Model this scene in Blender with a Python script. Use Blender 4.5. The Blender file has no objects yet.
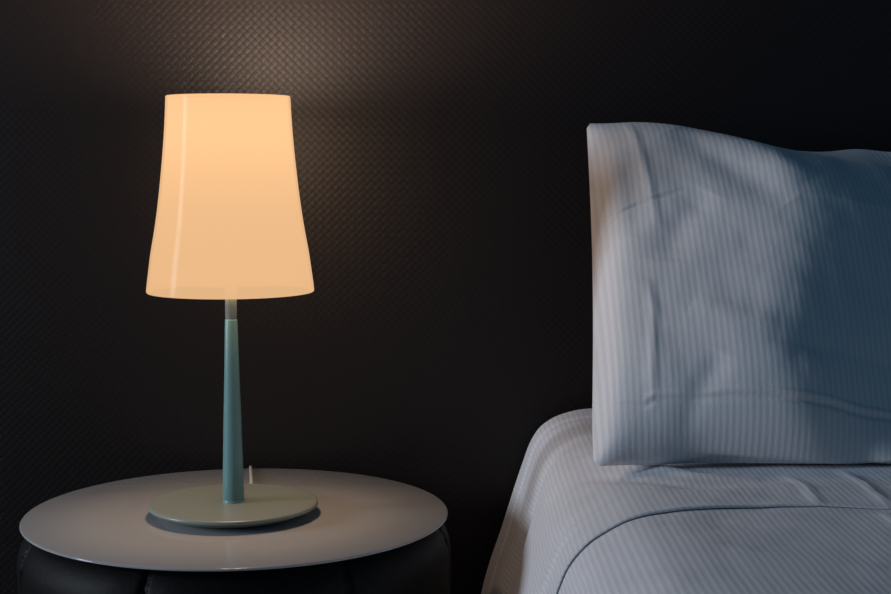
import bpy, bmesh, math, random
import numpy as np
from mathutils import Vector, noise

random.seed(7)
C = bpy.context.scene.collection
PI = math.pi

# ------------------------------------------------------------------ materials
def new_mat(name):
    m = bpy.data.materials.new(name)
    m.use_nodes = True
    nt = m.node_tree
    nt.nodes.clear()
    out = nt.nodes.new('ShaderNodeOutputMaterial')
    return m, nt, out

def N(nt, typ, **kw):
    n = nt.nodes.new(typ)
    for k, v in kw.items():
        if k.startswith('_'):
            setattr(n, k[1:], v)
        else:
            n.inputs[k].default_value = v
    return n

def M(nt, op, a, b=None, c=None):
    n = nt.nodes.new('ShaderNodeMath'); n.operation = op
    for i, v in enumerate((a, b, c)):
        if v is None: continue
        if isinstance(v, (int, float)): n.inputs[i].default_value = v
        else: nt.links.new(v, n.inputs[i])
    return n.outputs[0]

def principled(nt, out, color, rough, **kw):
    p = nt.nodes.new('ShaderNodeBsdfPrincipled')
    p.inputs['Base Color'].default_value = (*color, 1)
    p.inputs['Roughness'].default_value = rough
    for k, v in kw.items():
        p.inputs[k].default_value = v
    nt.links.new(p.outputs[0], out.inputs['Surface'])
    return p

def simple(name, color, rough, var=0.0, scale=40, bump=0.0, **kw):
    m, nt, out = new_mat(name)
    p = principled(nt, out, color, rough, **kw)
    tc = nt.nodes.new('ShaderNodeTexCoord')
    nz = N(nt, 'ShaderNodeTexNoise', Scale=scale, Detail=4.0)
    nt.links.new(tc.outputs['Object'], nz.inputs['Vector'])
    if var:
        mx = nt.nodes.new('ShaderNodeMix'); mx.data_type = 'RGBA'
        mx.inputs[6].default_value = (*[c * (1 - var) for c in color], 1)
        mx.inputs[7].default_value = (*[min(1, c * (1 + var)) for c in color], 1)
        nt.links.new(nz.outputs[0], mx.inputs[0])
        nt.links.new(mx.outputs[2], p.inputs['Base Color'])
    if bump:
        b = N(nt, 'ShaderNodeBump', Strength=1.0, Distance=bump)
        nt.links.new(nz.outputs[0], b.inputs['Height'])
        nt.links.new(b.outputs[0], p.inputs['Normal'])
    return m

# woven wall covering: square basket weave turned 45 degrees
def weave_mat():
    m, nt, out = new_mat('woven_wallcovering')
    p = principled(nt, out, (0.006, 0.005, 0.005), 0.44, **{'Specular IOR Level': 0.34})
    tc = nt.nodes.new('ShaderNodeTexCoord')
    sx = nt.nodes.new('ShaderNodeSeparateXYZ')
    nt.links.new(tc.outputs['Object'], sx.inputs[0])
    x, z = sx.outputs[0], sx.outputs[2]
    k = 1.0 / (0.0068 * math.sqrt(2))
    u = M(nt, 'MULTIPLY', M(nt, 'ADD', x, z), k)
    v = M(nt, 'MULTIPLY', M(nt, 'SUBTRACT', x, z), k)
    par = M(nt, 'MODULO', M(nt, 'ADD', M(nt, 'FLOOR', u), M(nt, 'ADD', M(nt, 'FLOOR', v), 4000.0)), 2.0)
    fu, fv = M(nt, 'FRACT', u), M(nt, 'FRACT', v)
    def arch(f):
        return M(nt, 'POWER', M(nt, 'SINE', M(nt, 'MULTIPLY', f, PI)), 0.35)
    # over-strand: rounded across, dips gently at its ends
    def strand(a, l):
        return M(nt, 'MULTIPLY', arch(a), M(nt, 'ADD', M(nt, 'MULTIPLY', arch(l), 0.55), 0.45))
    hA, hB = strand(fu, fv), strand(fv, fu)
    h = M(nt, 'ADD', M(nt, 'MULTIPLY', hA, par), M(nt, 'MULTIPLY', hB, M(nt, 'SUBTRACT', 1.0, par)))
    nz = N(nt, 'ShaderNodeTexNoise', Scale=900.0, Detail=2.0)
    nt.links.new(tc.outputs['Object'], nz.inputs['Vector'])
    h2 = M(nt, 'ADD', h, M(nt, 'MULTIPLY', nz.outputs[0], 0.25))
    b = N(nt, 'ShaderNodeBump', Strength=0.45, Distance=0.0007)
    nt.links.new(h2, b.inputs['Height'])
    nt.links.new(b.outputs[0], p.inputs['Normal'])
    mx = nt.nodes.new('ShaderNodeMix'); mx.data_type = 'RGBA'
    mx.inputs[6].default_value = (0.0078, 0.0058, 0.0054, 1)
    mx.inputs[7].default_value = (0.0134, 0.0094, 0.0087, 1)
    nt.links.new(h, mx.inputs[0])
    nt.links.new(mx.outputs[2], p.inputs['Base Color'])
    return m

# satin stripe cotton: matt and shiny stripes along the metric UV
def stripe_mat(name, period, lo, hi):
    m, nt, out = new_mat(name)
    p = principled(nt, out, hi, 0.6)
    p.inputs['Sheen Weight'].default_value = 0.15
    p.inputs['Sheen Roughness'].default_value = 0.4
    p.inputs['Specular IOR Level'].default_value = 0.25
    uv = nt.nodes.new('ShaderNodeUVMap'); uv.uv_map = 'metric'
    s = nt.nodes.new('ShaderNodeSeparateXYZ')
    nt.links.new(uv.outputs[0], s.inputs[0])
    w = M(nt, 'SINE', M(nt, 'MULTIPLY', s.outputs[0], 2 * PI / period))
    f = M(nt, 'MULTIPLY_ADD', w, 1.6, 0.5)
    f.node.use_clamp = True
    mx = nt.nodes.new('ShaderNodeMix'); mx.data_type = 'RGBA'
    mx.inputs[6].default_value = (*lo, 1)
    mx.inputs[7].default_value = (*hi, 1)
    nt.links.new(f, mx.inputs[0])
    nt.links.new(mx.outputs[2], p.inputs['Base Color'])
    r = M(nt, 'MULTIPLY_ADD', f, -0.2, 0.72)
    nt.links.new(r, p.inputs['Roughness'])
    nz = N(nt, 'ShaderNodeTexNoise', Scale=260.0, Detail=3.0)
    tc = nt.nodes.new('ShaderNodeTexCoord')
    nt.links.new(tc.outputs['Object'], nz.inputs['Vector'])
    hh = M(nt, 'ADD', M(nt, 'MULTIPLY', f, 0.35), M(nt, 'MULTIPLY', nz.outputs[0], 0.5))
    b = N(nt, 'ShaderNodeBump', Strength=0.35, Distance=0.0008)
    nt.links.new(hh, b.inputs['Height'])
    nt.links.new(b.outputs[0], p.inputs['Normal'])
    return m

def shade_mat(name, clear, gloss=0.06):
    m, nt, out = new_mat(name)
    tr = N(nt, 'ShaderNodeBsdfTranslucent', Color=(0.0082, 0.0056, 0.0036, 1))
    em = N(nt, 'ShaderNodeEmission', Color=SHADE_EM, Strength=SHADE_ES)
    ad = nt.nodes.new('ShaderNodeAddShader')
    nt.links.new(tr.outputs[0], ad.inputs[0]); nt.links.new(em.outputs[0], ad.inputs[1])
    tp = N(nt, 'ShaderNodeBsdfTransparent', Color=(1.0, 0.95, 0.88, 1))
    mx = N(nt, 'ShaderNodeMixShader', Fac=clear)
    nt.links.new(ad.outputs[0], mx.inputs[1]); nt.links.new(tp.outputs[0], mx.inputs[2])
    gl = N(nt, 'ShaderNodeBsdfGlossy', Color=(1, 1, 1, 1), Roughness=0.12)
    fr = N(nt, 'ShaderNodeFresnel', IOR=1.45)
    geo = nt.nodes.new('ShaderNodeNewGeometry')
    f2 = M(nt, 'MULTIPLY', M(nt, 'MULTIPLY', fr.outputs[0], gloss), M(nt, 'SUBTRACT', 1.0, geo.outputs['Backfacing']))
    m2 = nt.nodes.new('ShaderNodeMixShader')
    nt.links.new(f2, m2.inputs[0])
    nt.links.new(mx.outputs[0], m2.inputs[1]); nt.links.new(gl.outputs[0], m2.inputs[2])
    nt.links.new(m2.outputs[0], out.inputs['Surface'])
    return m

# light levels, all in one place
SHADE_EM = (1.0, 0.605, 0.31, 1); SHADE_ES = 0.82
SHADE_CLEAR = 0.24
BULB_W = 20.0;   BULB_COL = (1.0, 0.74, 0.56)
WINDOW_W = 84.0; WINDOW_COL = (0.78, 0.87, 1.0)
SKY = (0.020, 0.055, 0.095); SKY_S = 0.90

mat_wall = weave_mat()
mat_floor = simple('dark_carpet', (0.02, 0.019, 0.02), 0.95, 0.3, 300, 0.003)
mat_paint = simple('dark_wall_paint', (0.05, 0.045, 0.043), 0.8, 0.05, 6)
mat_frame = simple('window_frame_paint', (0.5, 0.5, 0.5), 0.4)
mat_pillow = stripe_mat('striped_pillowcase_cotton', 0.0061, (0.675, 0.675, 0.69), (0.76, 0.755, 0.77))
mat_sheet = stripe_mat('striped_sheet_cotton', 0.0058, (0.64, 0.64, 0.67), (0.74, 0.74, 0.77))
mat_mattress = simple('mattress_ticking', (0.6, 0.6, 0.6), 0.8)
mat_bedbase = simple('bed_base_fabric', (0.03, 0.03, 0.03), 0.9)
mat_lamp = simple('sage_lacquer', (0.165, 0.335, 0.33), 0.34, 0.02, 20)
mat_base = simple('olive_sage_lacquer', (0.245, 0.285, 0.255), 0.30, 0.02, 20)
mat_stem = simple('sage_metal', (0.30, 0.37, 0.34), 0.35)
mat_rubber = simple('black_rubber', (0.012, 0.012, 0.012), 0.7)
mat_cord = simple('pale_cord', (0.45, 0.45, 0.42), 0.5)
mat_top = simple('grey_lacquered_top', (0.385, 0.395, 0.40), 0.07, 0.015, 3)
mat_leather = simple('black_leather', (0.0048, 0.0048, 0.0052), 0.55, 0.2, 160, 0.0004, **{'Specular IOR Level': 0.12})
mat_thread = simple('black_thread', (0.0035, 0.0035, 0.004), 0.95, **{'Specular IOR Level': 0.03})
mat_shade = shade_mat('opal_shade', SHADE_CLEAR)
mat_shade_inside = shade_mat('opal_shade_inside', SHADE_CLEAR, 0.0)
mat_diffuser = shade_mat('opal_diffuser', 0.415, 0.0)

# ------------------------------------------------------------------ helpers
def link(name, me, mat, parent=None, smooth=True):
    if smooth:
        me.polygons.foreach_set('use_smooth', [True] * len(me.polygons))
    if mat: me.materials.append(mat)
    o = bpy.data.objects.new(name, me)
    C.objects.link(o)
    if parent: o.parent = parent
    return o

def from_bm(name, bm, mat, parent=None, smooth=True):
    bmesh.ops.recalc_face_normals(bm, faces=bm.faces[:])
    me = bpy.data.meshes.new(name); bm.to_mesh(me); bm.free()
    return link(name, me, mat, parent, smooth)

def thing(name, label, cat, loc):
    o = bpy.data.objects.new(name, None); C.objects.link(o)
    o.location = loc; o['label'] = label; o['category'] = cat
    o.empty_display_size = 0.1
    return o

def lathe(bm, prof, seg=128, rfun=None):
    """prof: (r, z) list; r=0 at the ends closes the shape."""
    rings = []
    for r, z in prof:
        if r < 1e-6:
            rings.append([bm.verts.new((0, 0, z))])
        else:
            ring = []
            for i in range(seg):
                a = 2 * PI * i / seg
                rr = rfun(r, z, a) if rfun else r
                ring.append(bm.verts.new((rr * math.cos(a), rr * math.sin(a), z)))
            rings.append(ring)
    for A, B in zip(rings, rings[1:]):
        if len(A) == 1 and len(B) == 1: continue
        for i in range(seg):
            j = (i + 1) % seg
            if len(A) == 1: bm.faces.new((A[0], B[j], B[i]))
            elif len(B) == 1: bm.faces.new((A[i], A[j], B[0]))
            else: bm.faces.new((A[i], A[j], B[j], B[i]))

def tube(bm, pts, r, seg=10):
    pts = [Vector(p) for p in pts]
    rings = []
    for i, p in enumerate(pts):
        t = (pts[min(i + 1, len(pts) - 1)] - pts[max(i - 1, 0)]).normalized()
        a = t.orthogonal().normalized() if i == 0 else (a - t * a.dot(t)).normalized()
        b = t.cross(a)
        rings.append([bm.verts.new(p + (a * math.cos(2 * PI * k / seg) + b * math.sin(2 * PI * k / seg)) * r) for k in range(seg)])
    for A, B in zip(rings, rings[1:]):
        for k in range(seg):
            bm.faces.new((A[k], A[(k + 1) % seg], B[(k + 1) % seg], B[k]))
    bm.faces.new(rings[0][::-1]); bm.faces.new(rings[-1])

def box(bm, x0, x1, y0, y1, z0, z1, bev=0.0, bseg=3):
    r = bmesh.ops.create_cube(bm, size=1)
    for v in r['verts']:
        v.co = Vector(((x0 + x1) / 2 + v.co.x * (x1 - x0), (y0 + y1) / 2 + v.co.y * (y1 - y0), (z0 + z1) / 2 + v.co.z * (z1 - z0)))
    if bev:
        es = list({e for v in r['verts'] for e in v.link_edges})
        bmesh.ops.bevel(bm, geom=es, offset=bev, segments=bseg, affect='EDGES', profile=0.5)

def catmull(pts, n=8):
    P = [Vector(p) for p in pts]; P = [2 * P[0] - P[1]] + P + [2 * P[-1] - P[-2]]
    out = []
    for i in range(1, len(P) - 2):
        a, b, c, d = P[i - 1:i + 3]
        for k in range(n):
            t = k / n
            out.append(0.5 * ((2 * b) + (c - a) * t + (2 * a - 5 * b + 4 * c - d) * t * t + (3 * b - a - 3 * c + d) * t ** 3))
    out.append(P[-2]); return out

def sstep(a, b, x):
    t = np.clip((x - a) / (b - a), 0, 1); return t * t * (3 - 2 * t)

def seg_dist(X, Y, poly):
    """signed distance and run (0..1) of points to a polyline (positive on its left)."""
    best = np.full(X.shape, 1e9); sg = np.zeros(X.shape); run = np.zeros(X.shape)
    L = [math.dist(p, q) for p, q in zip(poly, poly[1:])]; tot = sum(L); acc = 0
    for (p, q), l in zip(zip(poly, poly[1:]), L):
        dx, dy = q[0] - p[0], q[1] - p[1]
        t = np.clip(((X - p[0]) * dx + (Y - p[1]) * dy) / (l * l), 0, 1)
        ex, ey = X - p[0] - t * dx, Y - p[1] - t * dy
        d = np.hypot(ex, ey); m = d < best
        best = np.where(m, d, best); sg = np.where(m, np.sign(dx * ey - dy * ex), sg)
        run = np.where(m, (acc + t * l) / tot, run); acc += l
    return best * sg, run

def ridge(X, Y, poly, w, amp, taper=0.2):
    d, r = seg_dist(X, Y, poly)
    e = np.clip(np.minimum(r, 1 - r) / taper, 0, 1) ** 0.7 if taper else 1.0
    return amp * np.exp(-(d / w) ** 2) * e

def groove(X, Y, poly, w, amp, taper=0.2):
    """stitched line: a dip with a raised lip on one side"""
    d, r = seg_dist(X, Y, poly)
    e = np.clip(np.minimum(r, 1 - r) / taper, 0, 1) ** 0.7 if taper else 1.0
    return amp * (-np.exp(-(d / w) ** 2) + 0.7 * np.exp(-((d - 2.0 * w) / (1.3 * w)) ** 2)) * e

def fbm(X, Y, scale, seed, octv=3):
    out = np.empty(X.size)
    for i, (a, b) in enumerate(zip((X * scale).ravel(), (Y * scale).ravel())):
        out[i] = noise.fractal((a + seed, b - seed, seed * 1.7), 0.9, 2.1, octv)
    return out.reshape(X.shape)

def grid_mesh(name, P, UV, mat, parent=None, close=None):
    """P: (n, m, 3) array, UV: (n, m, 2)."""
    n, m = P.shape[:2]
    idx = np.arange(n * m).reshape(n, m)
    q = np.stack([idx[:-1, :-1], idx[1:, :-1], idx[1:, 1:], idx[:-1, 1:]], -1).reshape(-1, 4)
    me = bpy.data.meshes.new(name)
    me.from_pydata(P.reshape(-1, 3).tolist(), [], q.tolist())
    l = me.uv_layers.new(name='metric')
    vi = np.empty(len(me.loops), dtype=np.int32); me.loops.foreach_get('vertex_index', vi)
    l.data.foreach_set('uv', UV.reshape(-1, 2)[vi].astype(np.float32).ravel())
    me.update()
    return link(name, me, mat, parent)

# ------------------------------------------------------------------ the room
WALL_Y = 1.80
bm = bmesh.new(); box(bm, -3.7, 2.4, WALL_Y, WALL_Y + 0.12, 0, 2.6)
o = from_bm('wall_back', bm, mat_wall, smooth=False); o['kind'] = 'structure'
bm = bmesh.new(); box(bm, -3.7, 2.4, -2.0, WALL_Y + 0.12, -0.1, 0)
o = from_bm('floor', bm, mat_floor, smooth=False); o['kind'] = 'structure'
# left wall with a window opening
WX, WY0, WY1, WZ0, WZ1 = -3.6, 0.35, 1.00, 0.80, 2.00
bm = bmesh.new()
box(bm, WX - 0.1, WX, -2.0, WY0, 0, 2.6); box(bm, WX - 0.1, WX, WY1, WALL_Y, 0, 2.6)
box(bm, WX - 0.1, WX, WY0, WY1, 0, WZ0); box(bm, WX - 0.1, WX, WY0, WY1, WZ1, 2.6)
o = from_bm('wall_left', bm, mat_paint, smooth=False); o['kind'] = 'structure'
bm = bmesh.new(); fw = 0.05
box(bm, WX - 0.08, WX - 0.02, WY0, WY0 + fw, WZ0, WZ1); box(bm, WX - 0.08, WX - 0.02, WY1 - fw, WY1, WZ0, WZ1)
box(bm, WX - 0.08, WX - 0.02, WY0 + fw, WY1 - fw, WZ0, WZ0 + fw); box(bm, WX - 0.08, WX - 0.02, WY0 + fw, WY1 - fw, WZ1 - fw, WZ1)
o = from_bm('window_1', bm, mat_frame, smooth=False); o['kind'] = 'structure'

# ------------------------------------------------------------------ nightstand
TX, TY, TZ, TR = -0.2200, 1.5600, 0.50, 0.2225
stand = thing('nightstand', 'round black leather drum nightstand with a thin pale grey top, standing beside the bed', 'nightstand', (TX, TY, 0))
bm = bmesh.new()
z0, z1 = TZ - 0.0030, TZ
lathe(bm, [(0, z0), (TR - 0.002, z0), (TR - 0.0006, z0 + 0.0006), (TR, z0 + 0.0011), (TR, z1 - 0.0011), (TR - 0.0005, z1 - 0.0004), (TR - 0.0016, z1), (0, z1)], 256)
from_bm('tabletop', bm, mat_top, stand)
NP = 7
VIEW = math.atan2(-TY, -TX)                        # towards the camera
SEAM0 = VIEW + math.radians(27.8)
def wob(a):                                        # angular distance to the closest seam
    d = ((a - SEAM0) % (2 * PI / NP)); d = min(d, 2 * PI / NP - d); return d
def leather_r(r, z, a):
    d = wob(a) * r
    k = math.exp(-(d / 0.0035) ** 2) * 0.0045 + math.exp(-(d / 0.02) ** 2) * 0.003
    pl = 0.0010 * math.exp(-(d / 0.016) ** 2) * math.sin(z * 900 + a * 40) * min(1, max(0, (z - 0.3) / 0.1))
    return r - (k - pl) * min(1, r / 0.2)
prof = [(0, 0.02), (0.195, 0.02), (0.205, 0.03)]
for i in range(34):
    z = 0.035 + (0.455 - 0.035) * i / 33
    prof.append((0.208 + 0.0185 * math.sin(min(1, (z) / 0.42) * PI / 2), z))
for i in range(1, 13):
    t = i / 12 * PI / 2
    prof.append((0.2265 - 0.032 * (1 - math.cos(t)), 0.455 + 0.041 * math.sin(t)))
prof += [(0.15, 0.4968), (0, 0.4968)]
bm = bmesh.new(); lathe(bm, prof, 560, leather_r)
body = from_bm('body', bm, mat_leather, stand)
for k in range(NP):                                 # a double row of stitching on each seam
    a0 = SEAM0 + 2 * PI * k / NP
    for sgn in (-1, 1):
        bm = bmesh.new()
        a = a0 + sgn * 0.021
        for (r, z), (r2, z2) in list(zip(prof, prof[1:]))[4:-3]:
            n_ = max(1, int((abs(z2 - z) + abs(r2 - r)) / 0.006))
            for q in range(n_):
                ta, tb = q / n_, (q + 0.65) / n_
                P = []
                for t in (ta, tb):
                    rr, zz = r + (r2 - r) * t, z + (z2 - z) * t
                    rr = leather_r(rr, zz, a) + 0.0002
                    P.append((rr * math.cos(a), rr * math.sin(a), zz))
                tube(bm, P, 0.00032, 5)
        from_bm('stitching', bm, mat_thread, body)
bm = bmesh.new(); lathe(bm, [(0, 0), (0.185, 0), (0.185, 0.022), (0, 0.022)], 96)
from_bm('plinth', bm, mat_rubber, stand)

# ------------------------------------------------------------------ table lamp
LX, LY = -0.2225, 1.548
lamp = thing('table_lamp', 'lit table lamp with flared opal shade and sage green stem, standing on the round nightstand', 'lamp', (LX, LY, TZ))
R = 0.0885
bm = bmesh.new()
lathe(bm, [(0, 0.0085), (R - 0.006, 0.0085), (R - 0.0025, 0.0090), (R - 0.0004, 0.0102), (R, 0.0114), (R - 0.0003, 0.0126), (R - 0.0012, 0.0135), (R - 0.003, 0.0139), (0, 0.0140)], 192)
base = from_bm('base', bm, mat_base, lamp)
bm = bmesh.new()
lathe(bm, [(0, 0.0030), (0.066, 0.0030), (0.0745, 0.0042), (0.076, 0.0088), (0, 0.0088)], 128)
from_bm('underside_disc', bm, mat_base, base)
for k in range(4):
    a = PI / 4 + k * PI / 2 - 0.3
    bm = bmesh.new(); lathe(bm, [(0, 0.0001), (0.0085, 0.0001), (0.0088, 0.0034), (0, 0.0034)], 24)
    for v in bm.verts: v.co += Vector((0.054 * math.cos(a), 0.054 * math.sin(a), 0))
    from_bm('rubber_foot', bm, mat_rubber, base)
SB0 = 0.2464
ZJ = 0.2065                                         # joint between tapered pole and stem
bm = bmesh.new()
lathe(bm, [(0, 0.0130), (0.0112, 0.0130), (0.0114, 0.0136), (0.0114, 0.0160), (0.0110, 0.0163), (0.0110, 0.0167), (0.0113, 0.0170),
           (0.0106, 0.05), (0.0093, 0.10), (0.0078, 0.15), (0.0064, ZJ - 0.002), (0.0061, ZJ - 0.0006), (0.0057, ZJ), (0, ZJ)], 64)
from_bm('pole', bm, mat_lamp, lamp)
bm = bmesh.new()
lathe(bm, [(0, ZJ - 0.001), (0.0055, ZJ - 0.001), (0.0055, ZJ + 0.0008), (0.0060, ZJ + 0.0012), (0.0061, SB0), (0, SB0)], 48)
stem = from_bm('stem', bm, mat_stem, lamp)
# opal shade: open at both ends, 2.5 mm wall with rounded lips
SB, ST = 0.2325, 0.4385
outer = [(0.0878, 0.0), (0.0886, 0.0010), (0.0886, 0.0025), (0.0878, 0.010), (0.0859, 0.024), (0.0834, 0.042), (0.0798, 0.062), (0.0766, 0.082), (0.0738, 0.103), (0.0713, 0.125), (0.0688, 0.150), (0.0668, 0.175), (0.0655, 0.198), (0.0652, 0.2045), (0.0646, 0.206)]
cp = catmull([(r, z, 0) for r, z in outer], 5)
prof = [(p.x * 0.971, SB + 0.0024 + p.y * 0.976) for p in cp]
inner = [(r - 0.0024, z) for r, z in prof[::-1]]
bm = bmesh.new()
seg = 160
full = prof + inner + [prof[0]]
rings = []
for r, z in full[:-1]:
    rings.append([bm.verts.new((r * math.cos(2 * PI * i / seg), r * math.sin(2 * PI * i / seg), z)) for i in range(seg)])
for A, B in zip(rings, rings[1:] + rings[:1]):
    for i in range(seg):
        f = bm.faces.new((A[i], A[(i + 1) % seg], B[(i + 1) % seg], B[i]))
        if len(prof) <= rings.index(A) < len(full) - 2: f.material_index = 1
shade = from_bm('lamp_shade', bm, mat_shade, lamp)
shade.data.materials.append(mat_shade_inside)
# opal diffuser that closes the lower opening around the stem
bm = bmesh.new()
for (ra, rb) in ((0.0040, 0.0826),):
    lathe(bm, [(ra, SB + 0.0140), (rb, SB + 0.0140), (rb, SB + 0.0162), (ra, SB + 0.0162), (ra, SB + 0.0140)], 96)
bmesh.ops.remove_doubles(bm, verts=bm.verts[:], dist=1e-6)
from_bm('diffuser', bm, mat_diffuser, shade)
bm = bmesh.new()
pts = catmull([(0.0062, 0.078, 0.0090), (0.0060, 0.090, 0.0080), (0.0052, 0.104, 0.0034), (0.0010, 0.140, 0.0024), (-0.0060, 0.190, 0.0020), (-0.0105, 0.220, 0.0020), (-0.0122, 0.2325, 0.0019), (-0.0128, 0.2368, -0.0012), (-0.0130, 0.2392, -0.012), (-0.0130, 0.2410, -0.10), (-0.0130, 0.2410, -0.30), (-0.0130, 0.2410, -0.495)], 6)
tube(bm, pts, 0.0018, 10)
from_bm('cord', bm, mat_cord, lamp)

# ------------------------------------------------------------------ bed
bed = thing('bed', 'wide bed made up with a white striped sheet, standing against the dark woven wall', 'bed', (0.9, 0.8, 0))
BO = Vector((0.9, 0.8, 0))
bm = bmesh.new(); box(bm, 0.20 - 0.9, 1.72 - 0.9, -0.20 - 0.8, 1.745 - 0.8, 0.30, 0.550, 0.04, 4)
from_bm('mattress', bm, mat_mattress, bed)
bm = bmesh.new(); box(bm, 0.22 - 0.9, 1.70 - 0.9, -0.18 - 0.8, 1.74 - 0.8, 0.0, 0.30, 0.01, 2)
from_bm('bed_base', bm, mat_bedbase, bed)
# cross-section of the sheet from the hanging edge up and over the top
sec = catmull([(0.030, 0.10, 0), (0.032, 0.20, 0), (0.044, 0.345, 0), (0.073, 0.444, 0), (0.0945, 0.512, 0), (0.106, 0.541, 0), (0.122, 0.5605, 0), (0.146, 0.5715, 0), (0.178, 0.5755, 0), (0.24, 0.5775, 0), (0.5, 0.578, 0), (1.0, 0.578, 0), (1.5, 0.577, 0), (1.66, 0.574, 0), (1.74, 0.55, 0), (1.78, 0.45, 0), (1.81, 0.3, 0), (1.83, 0.10, 0)], 24)
sx = np.array([p.x for p in sec]); sz = np.array([p.y for p in sec])
su = np.concatenate([[0], np.cumsum(np.hypot(np.diff(sx), np.diff(sz)))])

def sheet_points(u, y, lift):
    """u: arc length across, y: along the bed; returns world points."""
    X = np.interp(u, su, sx); Z = np.interp(u, su, sz)
    e = 0.006
    tx = np.interp(u + e, su, sx) - np.interp(u - e, su, sx); tz = np.interp(u + e, su, sz) - np.interp(u - e, su, sz)
    l = np.hypot(tx, tz); nx, nz = -tz / l, tx / l
    side = sstep(0.545, 0.40, Z) * (X < 0.5)
    top = 1 - sstep(0.56, 0.50, Z)
    # gentle folds in the hanging side, deeper towards the hem
    drop = np.clip((0.56 - Z) / 0.45, 0, 1) * (X < 0.5)
    h = drop * (0.020 * np.sin(y * 13.0 + 1.0 + 3.0 * Z) + 0.008 * np.sin(y * 31 + 4 * Z))
    h = h * sstep(1.80, 1.70, y) * (1 - 0.6 * sstep(1.15, 1.30, y))
    h += top * (0.0022 * NZ1(u, y) + 0.0012 * NZ2(u, y))
    for poly, w, a in SHEET_RIDGES:
        h += ridge(X, y, poly, w, a)
    # the head end rolls down behind the pillow
    t = np.clip((y - 1.745) / 0.035, 0, 1)
    roll = 1 - np.sqrt(np.clip(1 - t * t, 0, 1))
    # a stitched line just inside the head end and corner
    h += -0.0026 * np.exp(-((y - 1.702) / 0.0035) ** 2) + 0.0016 * sstep(1.690, 1.715, y)
    h = h + lift
    Z = Z - 0.011 * np.exp(-((X - 0.122) / 0.035) ** 2) * sstep(1.72, 1.40, y)
    return np.stack([X + nx * h - BO.x, y - BO.y + 0 * X, Z + nz * h - 0.035 * roll - BO.z], -1)

_nc = {}
def _field(scale_u, scale_y, seed):
    gu = np.linspace(0, 3.2, 160); gy = np.linspace(-0.4, 1.9, 130)
    A, B = np.meshgrid(gu, gy, indexing='ij')
    F = fbm(A * scale_u, B * scale_y, 1.0, seed)
    def f(u, y):
        a = np.clip((u - gu[0]) / (gu[1] - gu[0]), 0, len(gu) - 1.001); b = np.clip((y - gy[0]) / (gy[1] - gy[0]), 0, len(gy) - 1.001)
        i = a.astype(int); j = b.astype(int); p = a - i; q = b - j
        p = p * p * (3 - 2 * p); q = q * q * (3 - 2 * q)
        return F[i, j] * (1 - p) * (1 - q) + F[i + 1, j] * p * (1 - q) + F[i, j + 1] * (1 - p) * q + F[i + 1, j + 1] * p * q
    return f
NZ1 = _field(6.0, 9.0, 3.1); NZ2 = _field(14.0, 22.0, 8.3)
SHEET_RIDGES = [
    ([(0.315, 1.375), (0.322, 1.32), (0.318, 1.245)], 0.0035, 0.0016),
    ([(0.372, 1.40), (0.378, 1.33), (0.374, 1.24)], 0.0040, 0.0020),
    ([(0.366, 1.235), (0.368, 1.17), (0.364, 1.08)], 0.0040, 0.0020),
    ([(0.150, 1.52), (0.185, 1.42), (0.230, 1.37), (0.29, 1.35)], 0.012, 0.0035),
    ([(0.135, 1.45), (0.165, 1.38), (0.215, 1.33), (0.26, 1.32)], 0.010, -0.0025),
    ([(0.04, 1.292), (0.10, 1.302), (0.16, 1.318)], 0.006, 0.0025),
    ([(0.105, 1.55), (0.07, 1.58), (0.02, 1.60)], 0.030, -0.012),
]
U = np.concatenate([np.linspace(0, 1.15, 300), np.linspace(1.16, su[-1], 60)])
HEM = 1.237
def hem_y(u):
    return HEM + 0.012 * np.exp(-((u - 0.66) / 0.09) ** 2) + 0.002 * np.sin(u * 23)
# main sheet
Y = np.concatenate([np.linspace(-0.25, 0.8, 50), np.linspace(0.81, 1.779, 260)])
UU, YY = np.meshgrid(U, Y, indexing='ij')
P = sheet_points(UU, YY, 0.0)
sheet = grid_mesh('sheet', P, np.stack([UU, YY], -1), mat_sheet, bed)
so = sheet.modifiers.new('thick', 'SOLIDIFY'); so.thickness = 0.0012; so.offset = -1
# turned-down cuff lying over it, from the head end to its hem
V = np.concatenate([np.linspace(0, 0.02, 8), np.linspace(0.03, 1, 170)])
UU, VV = np.meshgrid(U, V, indexing='ij')
hy = hem_y(UU)
YY = hy + (1.7795 - hy) * VV
lift = 0.0019 + 0.0016 * np.exp(-((YY - hy) / 0.010) ** 2) * np.abs(np.sin(UU * 7 + 1))
lift = np.where(VV <= 0, 0.0016, lift)
P = sheet_points(UU, YY, lift)
cuff = grid_mesh('folded_cuff', P, np.stack([UU + 0.002, YY], -1), mat_sheet, sheet)
so = cuff.modifiers.new('thick', 'SOLIDIFY'); so.thickness = 0.0012; so.offset = -1

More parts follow.
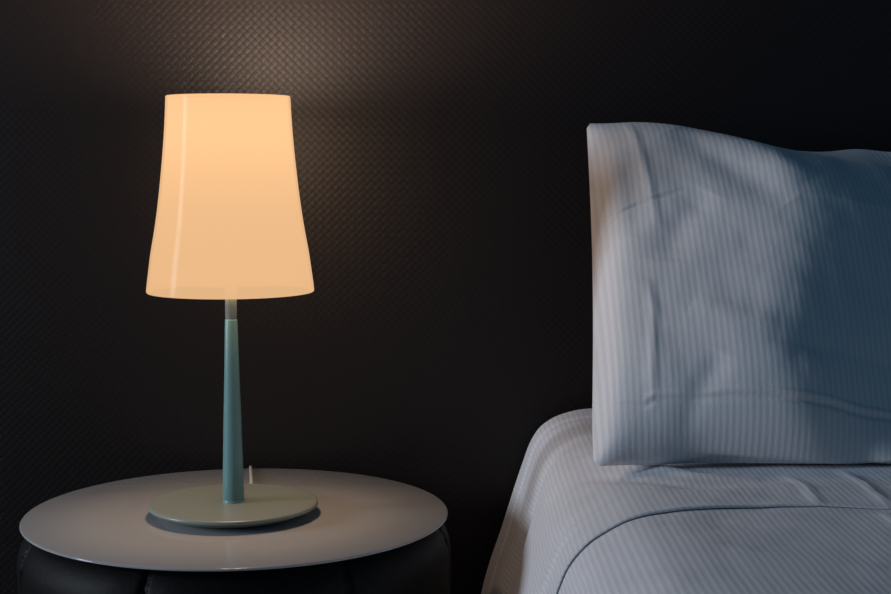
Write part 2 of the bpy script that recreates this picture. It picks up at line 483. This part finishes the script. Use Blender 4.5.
# ------------------------------------------------------------------ pillow
T, W = 0.467, 0.70
PB = Vector((0.139, 1.405, 0.582))
D = Vector((0, 1.735 - 1.405, 0.912 - 0.582)).normalized()
NN = Vector((0, -D.z, D.y))
PIL_LABEL = 'plump white pillow in a finely striped case, leaning upright on the bed'
ns, ntt = 340, 230
S0, T0 = np.meshgrid(np.linspace(0, 1, ns) ** 1.15, np.linspace(0, 1, ntt), indexing='ij')
def outline(S0, T0):
    """fraction -> metres in the pillow's own plane; concave sides and eared corners"""
    s = S0 * W; 
    top = T - 0.044 * sstep(0.040, 0.20, s) * sstep(0.0, 0.09, W - s) + 0.0022 * np.sin(s * 47 + 1.5 * np.sin(s * 19)) * sstep(0.10, 0.18, s)
    bot = 0.004 - 0.006 * sstep(0.02, 0.10, s) + 0.003 * np.sin(s * 62 + 2 * np.sin(s * 21)) * sstep(0.03, 0.10, s)
    t = bot + (top - bot) * T0
    left = 0.023 * T0 + 0.004 * np.sin(np.clip(T0, 0, 1) * PI) + 0.004 * sstep(0.022, 0.0, T0) ** 2 + 0.004 * sstep(0.975, 1.0, T0) ** 2
    right = W - 0.02 * np.sin(np.clip(T0, 0, 1) * PI)
    return left + (right - left) * S0, t
PS, PT = outline(S0, T0)
RT = [0.0, 0.09, 0.18, 0.27, 0.36, 0.42, 0.46]
RS = [0.19, 0.175, 0.205, 0.228, 0.198, 0.145, 0.11]
def front_height(s, t, S0, T0):
    sr = np.interp(t, RT, RS) 
    eL = 1 - np.exp(-(S0 * W) / 0.011)
    eR = 1 - np.exp(-((1 - S0) * W) / 0.05)
    eB = np.clip(1 - (1 - np.clip(T0 * T / 0.125, 0, 1)) ** 2.2, 0, 1) ** 0.6
    eT = np.clip(1 - (1 - np.clip((1 - T0) * T / (0.085 + 0.05 * sstep(0.08, 0.25, s)), 0, 1)) ** 2, 0, 1) ** 0.85
    corner = 1 - 0.55 * np.exp(-((s / 0.10) ** 2 + ((T0 - 1) * T / 0.10) ** 2))
    q = s - sr
    w = 0.013
    sp = w * np.logaddexp(0, q / w)                # distance run past the crest
    run = sp - 0.03 * np.logaddexp(0, (sp - 0.25) / 0.03)
    body = 0.050 + 0.20 * (s - sp) - (0.31 + 0.28 * np.exp(-(t / 0.09) ** 2)) * run
    body = 0.012 + 0.012 * np.logaddexp(0, (body - 0.012) / 0.012)
    h = body * eL * eR * eB * eT * corner
    f = eL * eT * np.minimum(eB, 1)
    h = h + f * (0.0022 * FP1 + 0.0005 * FP2)
    for poly, w_, a in PIL_RIDGES: h = h + ridge(s, t, poly, w_, a) * f
    for poly, w_, a in PIL_SEAMS: h = h + groove(s, t, poly, w_, a) * f
    return h
FP1 = fbm(PS, PT, 9.0, 2.2); FP2 = fbm(PS * 1.3, PT * 0.7, 24.0, 5.5)
PIL_RIDGES = [
    ([(0.064, 0.455), (0.069, 0.38), (0.075, 0.31), (0.078, 0.25)], 0.0055, 0.0019),
    ([(0.085, 0.012), (0.10, 0.045), (0.125, 0.080)], 0.012, -0.0030),
    ([(0.055, 0.36), (0.058, 0.30), (0.055, 0.24)], 0.010, -0.0016),
    ([(0.057, 0.03), (0.058, 0.07), (0.064, 0.14), (0.063, 0.18)], 0.005, 0.0018),
    ([(0.11, 0.40), (0.155, 0.33), (0.21, 0.26)], 0.020, -0.0050),
    ([(0.14, 0.42), (0.20, 0.35), (0.232, 0.29)], 0.016, 0.0020),
    ([(0.085, 0.20), (0.10, 0.25), (0.135, 0.285)], 0.018, -0.0030),
    ([(0.10, 0.14), (0.15, 0.115), (0.18, 0.11)], 0.016, 0.0020),
    ([(0.20, 0.08), (0.225, 0.045), (0.24, 0.02)], 0.012, 0.0020),
    ([(0.212, 0.078), (0.219, 0.058)], 0.0022, 0.0014),
]
PIL_SEAMS = [
    ([(0.003, 0.258), (0.025, 0.272), (0.06, 0.284), (0.108, 0.293)], 0.0016, 0.0022),
    ([(0.0, 0.050), (0.050, 0.041), (0.060, 0.044), (0.12, 0.041), (0.19, 0.035), (0.30, 0.036), (0.68, 0.037)], 0.0021, 0.0046),
]
HF = front_height(PS, PT, S0, T0)
# the back is softer and flatter
eA = (np.clip(S0 * (1 - S0) * 4, 0, 1) ** 0.4) * (np.clip(T0 * (1 - T0) * 4, 0, 1) ** 0.6)
HB = 0.045 * eA * (1 + 0.1 * FP1)
def place(s, t, h):
    # rolls the lower edge back under the pillow's weight
    sag = -0.010 * np.exp(-(t / 0.05) ** 2)
    return np.stack([s, t * D.y + (h + 0) * NN.y + 0 * s, t * D.z + h * NN.z], -1)
Pf = place(PS, PT, HF)
Pb = place(PS, PT, -HB)
# the lower left corner is pushed a little forward; the underside flattens on the bed and
# its front lip lifts in soft waves
rim_push = 0.020 * np.exp(-(PS / 0.06) ** 2) * np.exp(-(PT / 0.03) ** 2)
lip = 0.0095 * sstep(0.060, 0.12, PS) * (0.5 + 0.5 * np.sin(PS * 40 + 2.2 + 1.2 * np.sin(PS * 17)))
REST = 0.5835 - PB.z
Pf[..., 1] -= rim_push; Pb[..., 1] -= rim_push
Pf[..., 2] = np.maximum(Pf[..., 2], REST + lip)
Pb[..., 2] = np.maximum(Pb[..., 2], REST)
uvs = np.stack([PS, PT], -1)
verts, faces, uvl = [], [], []
n, m = PS.shape
idf = np.arange(n * m).reshape(n, m)
rim = np.zeros((n, m), bool); rim[0, :] = rim[-1, :] = rim[:, 0] = rim[:, -1] = True
idb = idf.copy(); idb[~rim] = n * m + np.arange((~rim).sum())
allP = np.concatenate([Pf.reshape(-1, 3), Pb[~rim]]); allUV = np.concatenate([uvs.reshape(-1, 2), uvs[~rim]])
def quads(i): return np.stack([i[:-1, :-1], i[1:, :-1], i[1:, 1:], i[:-1, 1:]], -1).reshape(-1, 4)
fq = np.concatenate([quads(idf), quads(idb)[:, ::-1]])
me = bpy.data.meshes.new('pillow')
me.from_pydata(allP.tolist(), [], fq.tolist())
l = me.uv_layers.new(name='metric')
vi = np.empty(len(me.loops), dtype=np.int32); me.loops.foreach_get('vertex_index', vi)
l.data.foreach_set('uv', allUV[vi].astype(np.float32).ravel())
me.update()
pil = link('pillow', me, mat_pillow)
pil.location = PB; pil['label'] = PIL_LABEL; pil['category'] = 'pillow'

# ------------------------------------------------------------------ light
w = bpy.data.worlds.new('dusk'); bpy.context.scene.world = w; w.use_nodes = True
bg = w.node_tree.nodes['Background']
bg.inputs[0].default_value = (*SKY, 1); bg.inputs[1].default_value = SKY_S

ld = bpy.data.lights.new('window_daylight', 'AREA'); ld.shape = 'RECTANGLE'
ld.size = WZ1 - WZ0 - 0.1; ld.size_y = WY1 - WY0 - 0.1
ld.energy = WINDOW_W; ld.color = WINDOW_COL
lo = bpy.data.objects.new('window_daylight', ld); C.objects.link(lo)
lo.location = (WX - 0.12, (WY0 + WY1) / 2, (WZ0 + WZ1) / 2)
lo.rotation_euler = (0, -PI / 2, 0)

bd = bpy.data.lights.new('lamp_bulb_light', 'POINT'); bd.energy = BULB_W; bd.color = BULB_COL; bd.shadow_soft_size = 0.040
bo = bpy.data.objects.new('lamp_bulb_light', bd); C.objects.link(bo); bo.parent = lamp; bo.location = (0, 0, 0.400)

# ------------------------------------------------------------------ camera
cd = bpy.data.cameras.new('camera'); cd.sensor_width = 36.0; cd.lens = 1500 / 891 * 36.0
cd.clip_start = 0.05
co = bpy.data.objects.new('camera', cd); C.objects.link(co)
co.location = (0, 0, 0.8738); co.rotation_euler = (PI / 2 - 0.09306, 0, 0)
sc = bpy.context.scene; sc.camera = co
sc.view_settings.view_transform = 'Standard'; sc.view_settings.look = 'None'
sc.view_settings.exposure = 0.0; sc.view_settings.gamma = 1.0; sc.view_settings.use_curve_mapping = False
sc.cycles.use_denoising = True
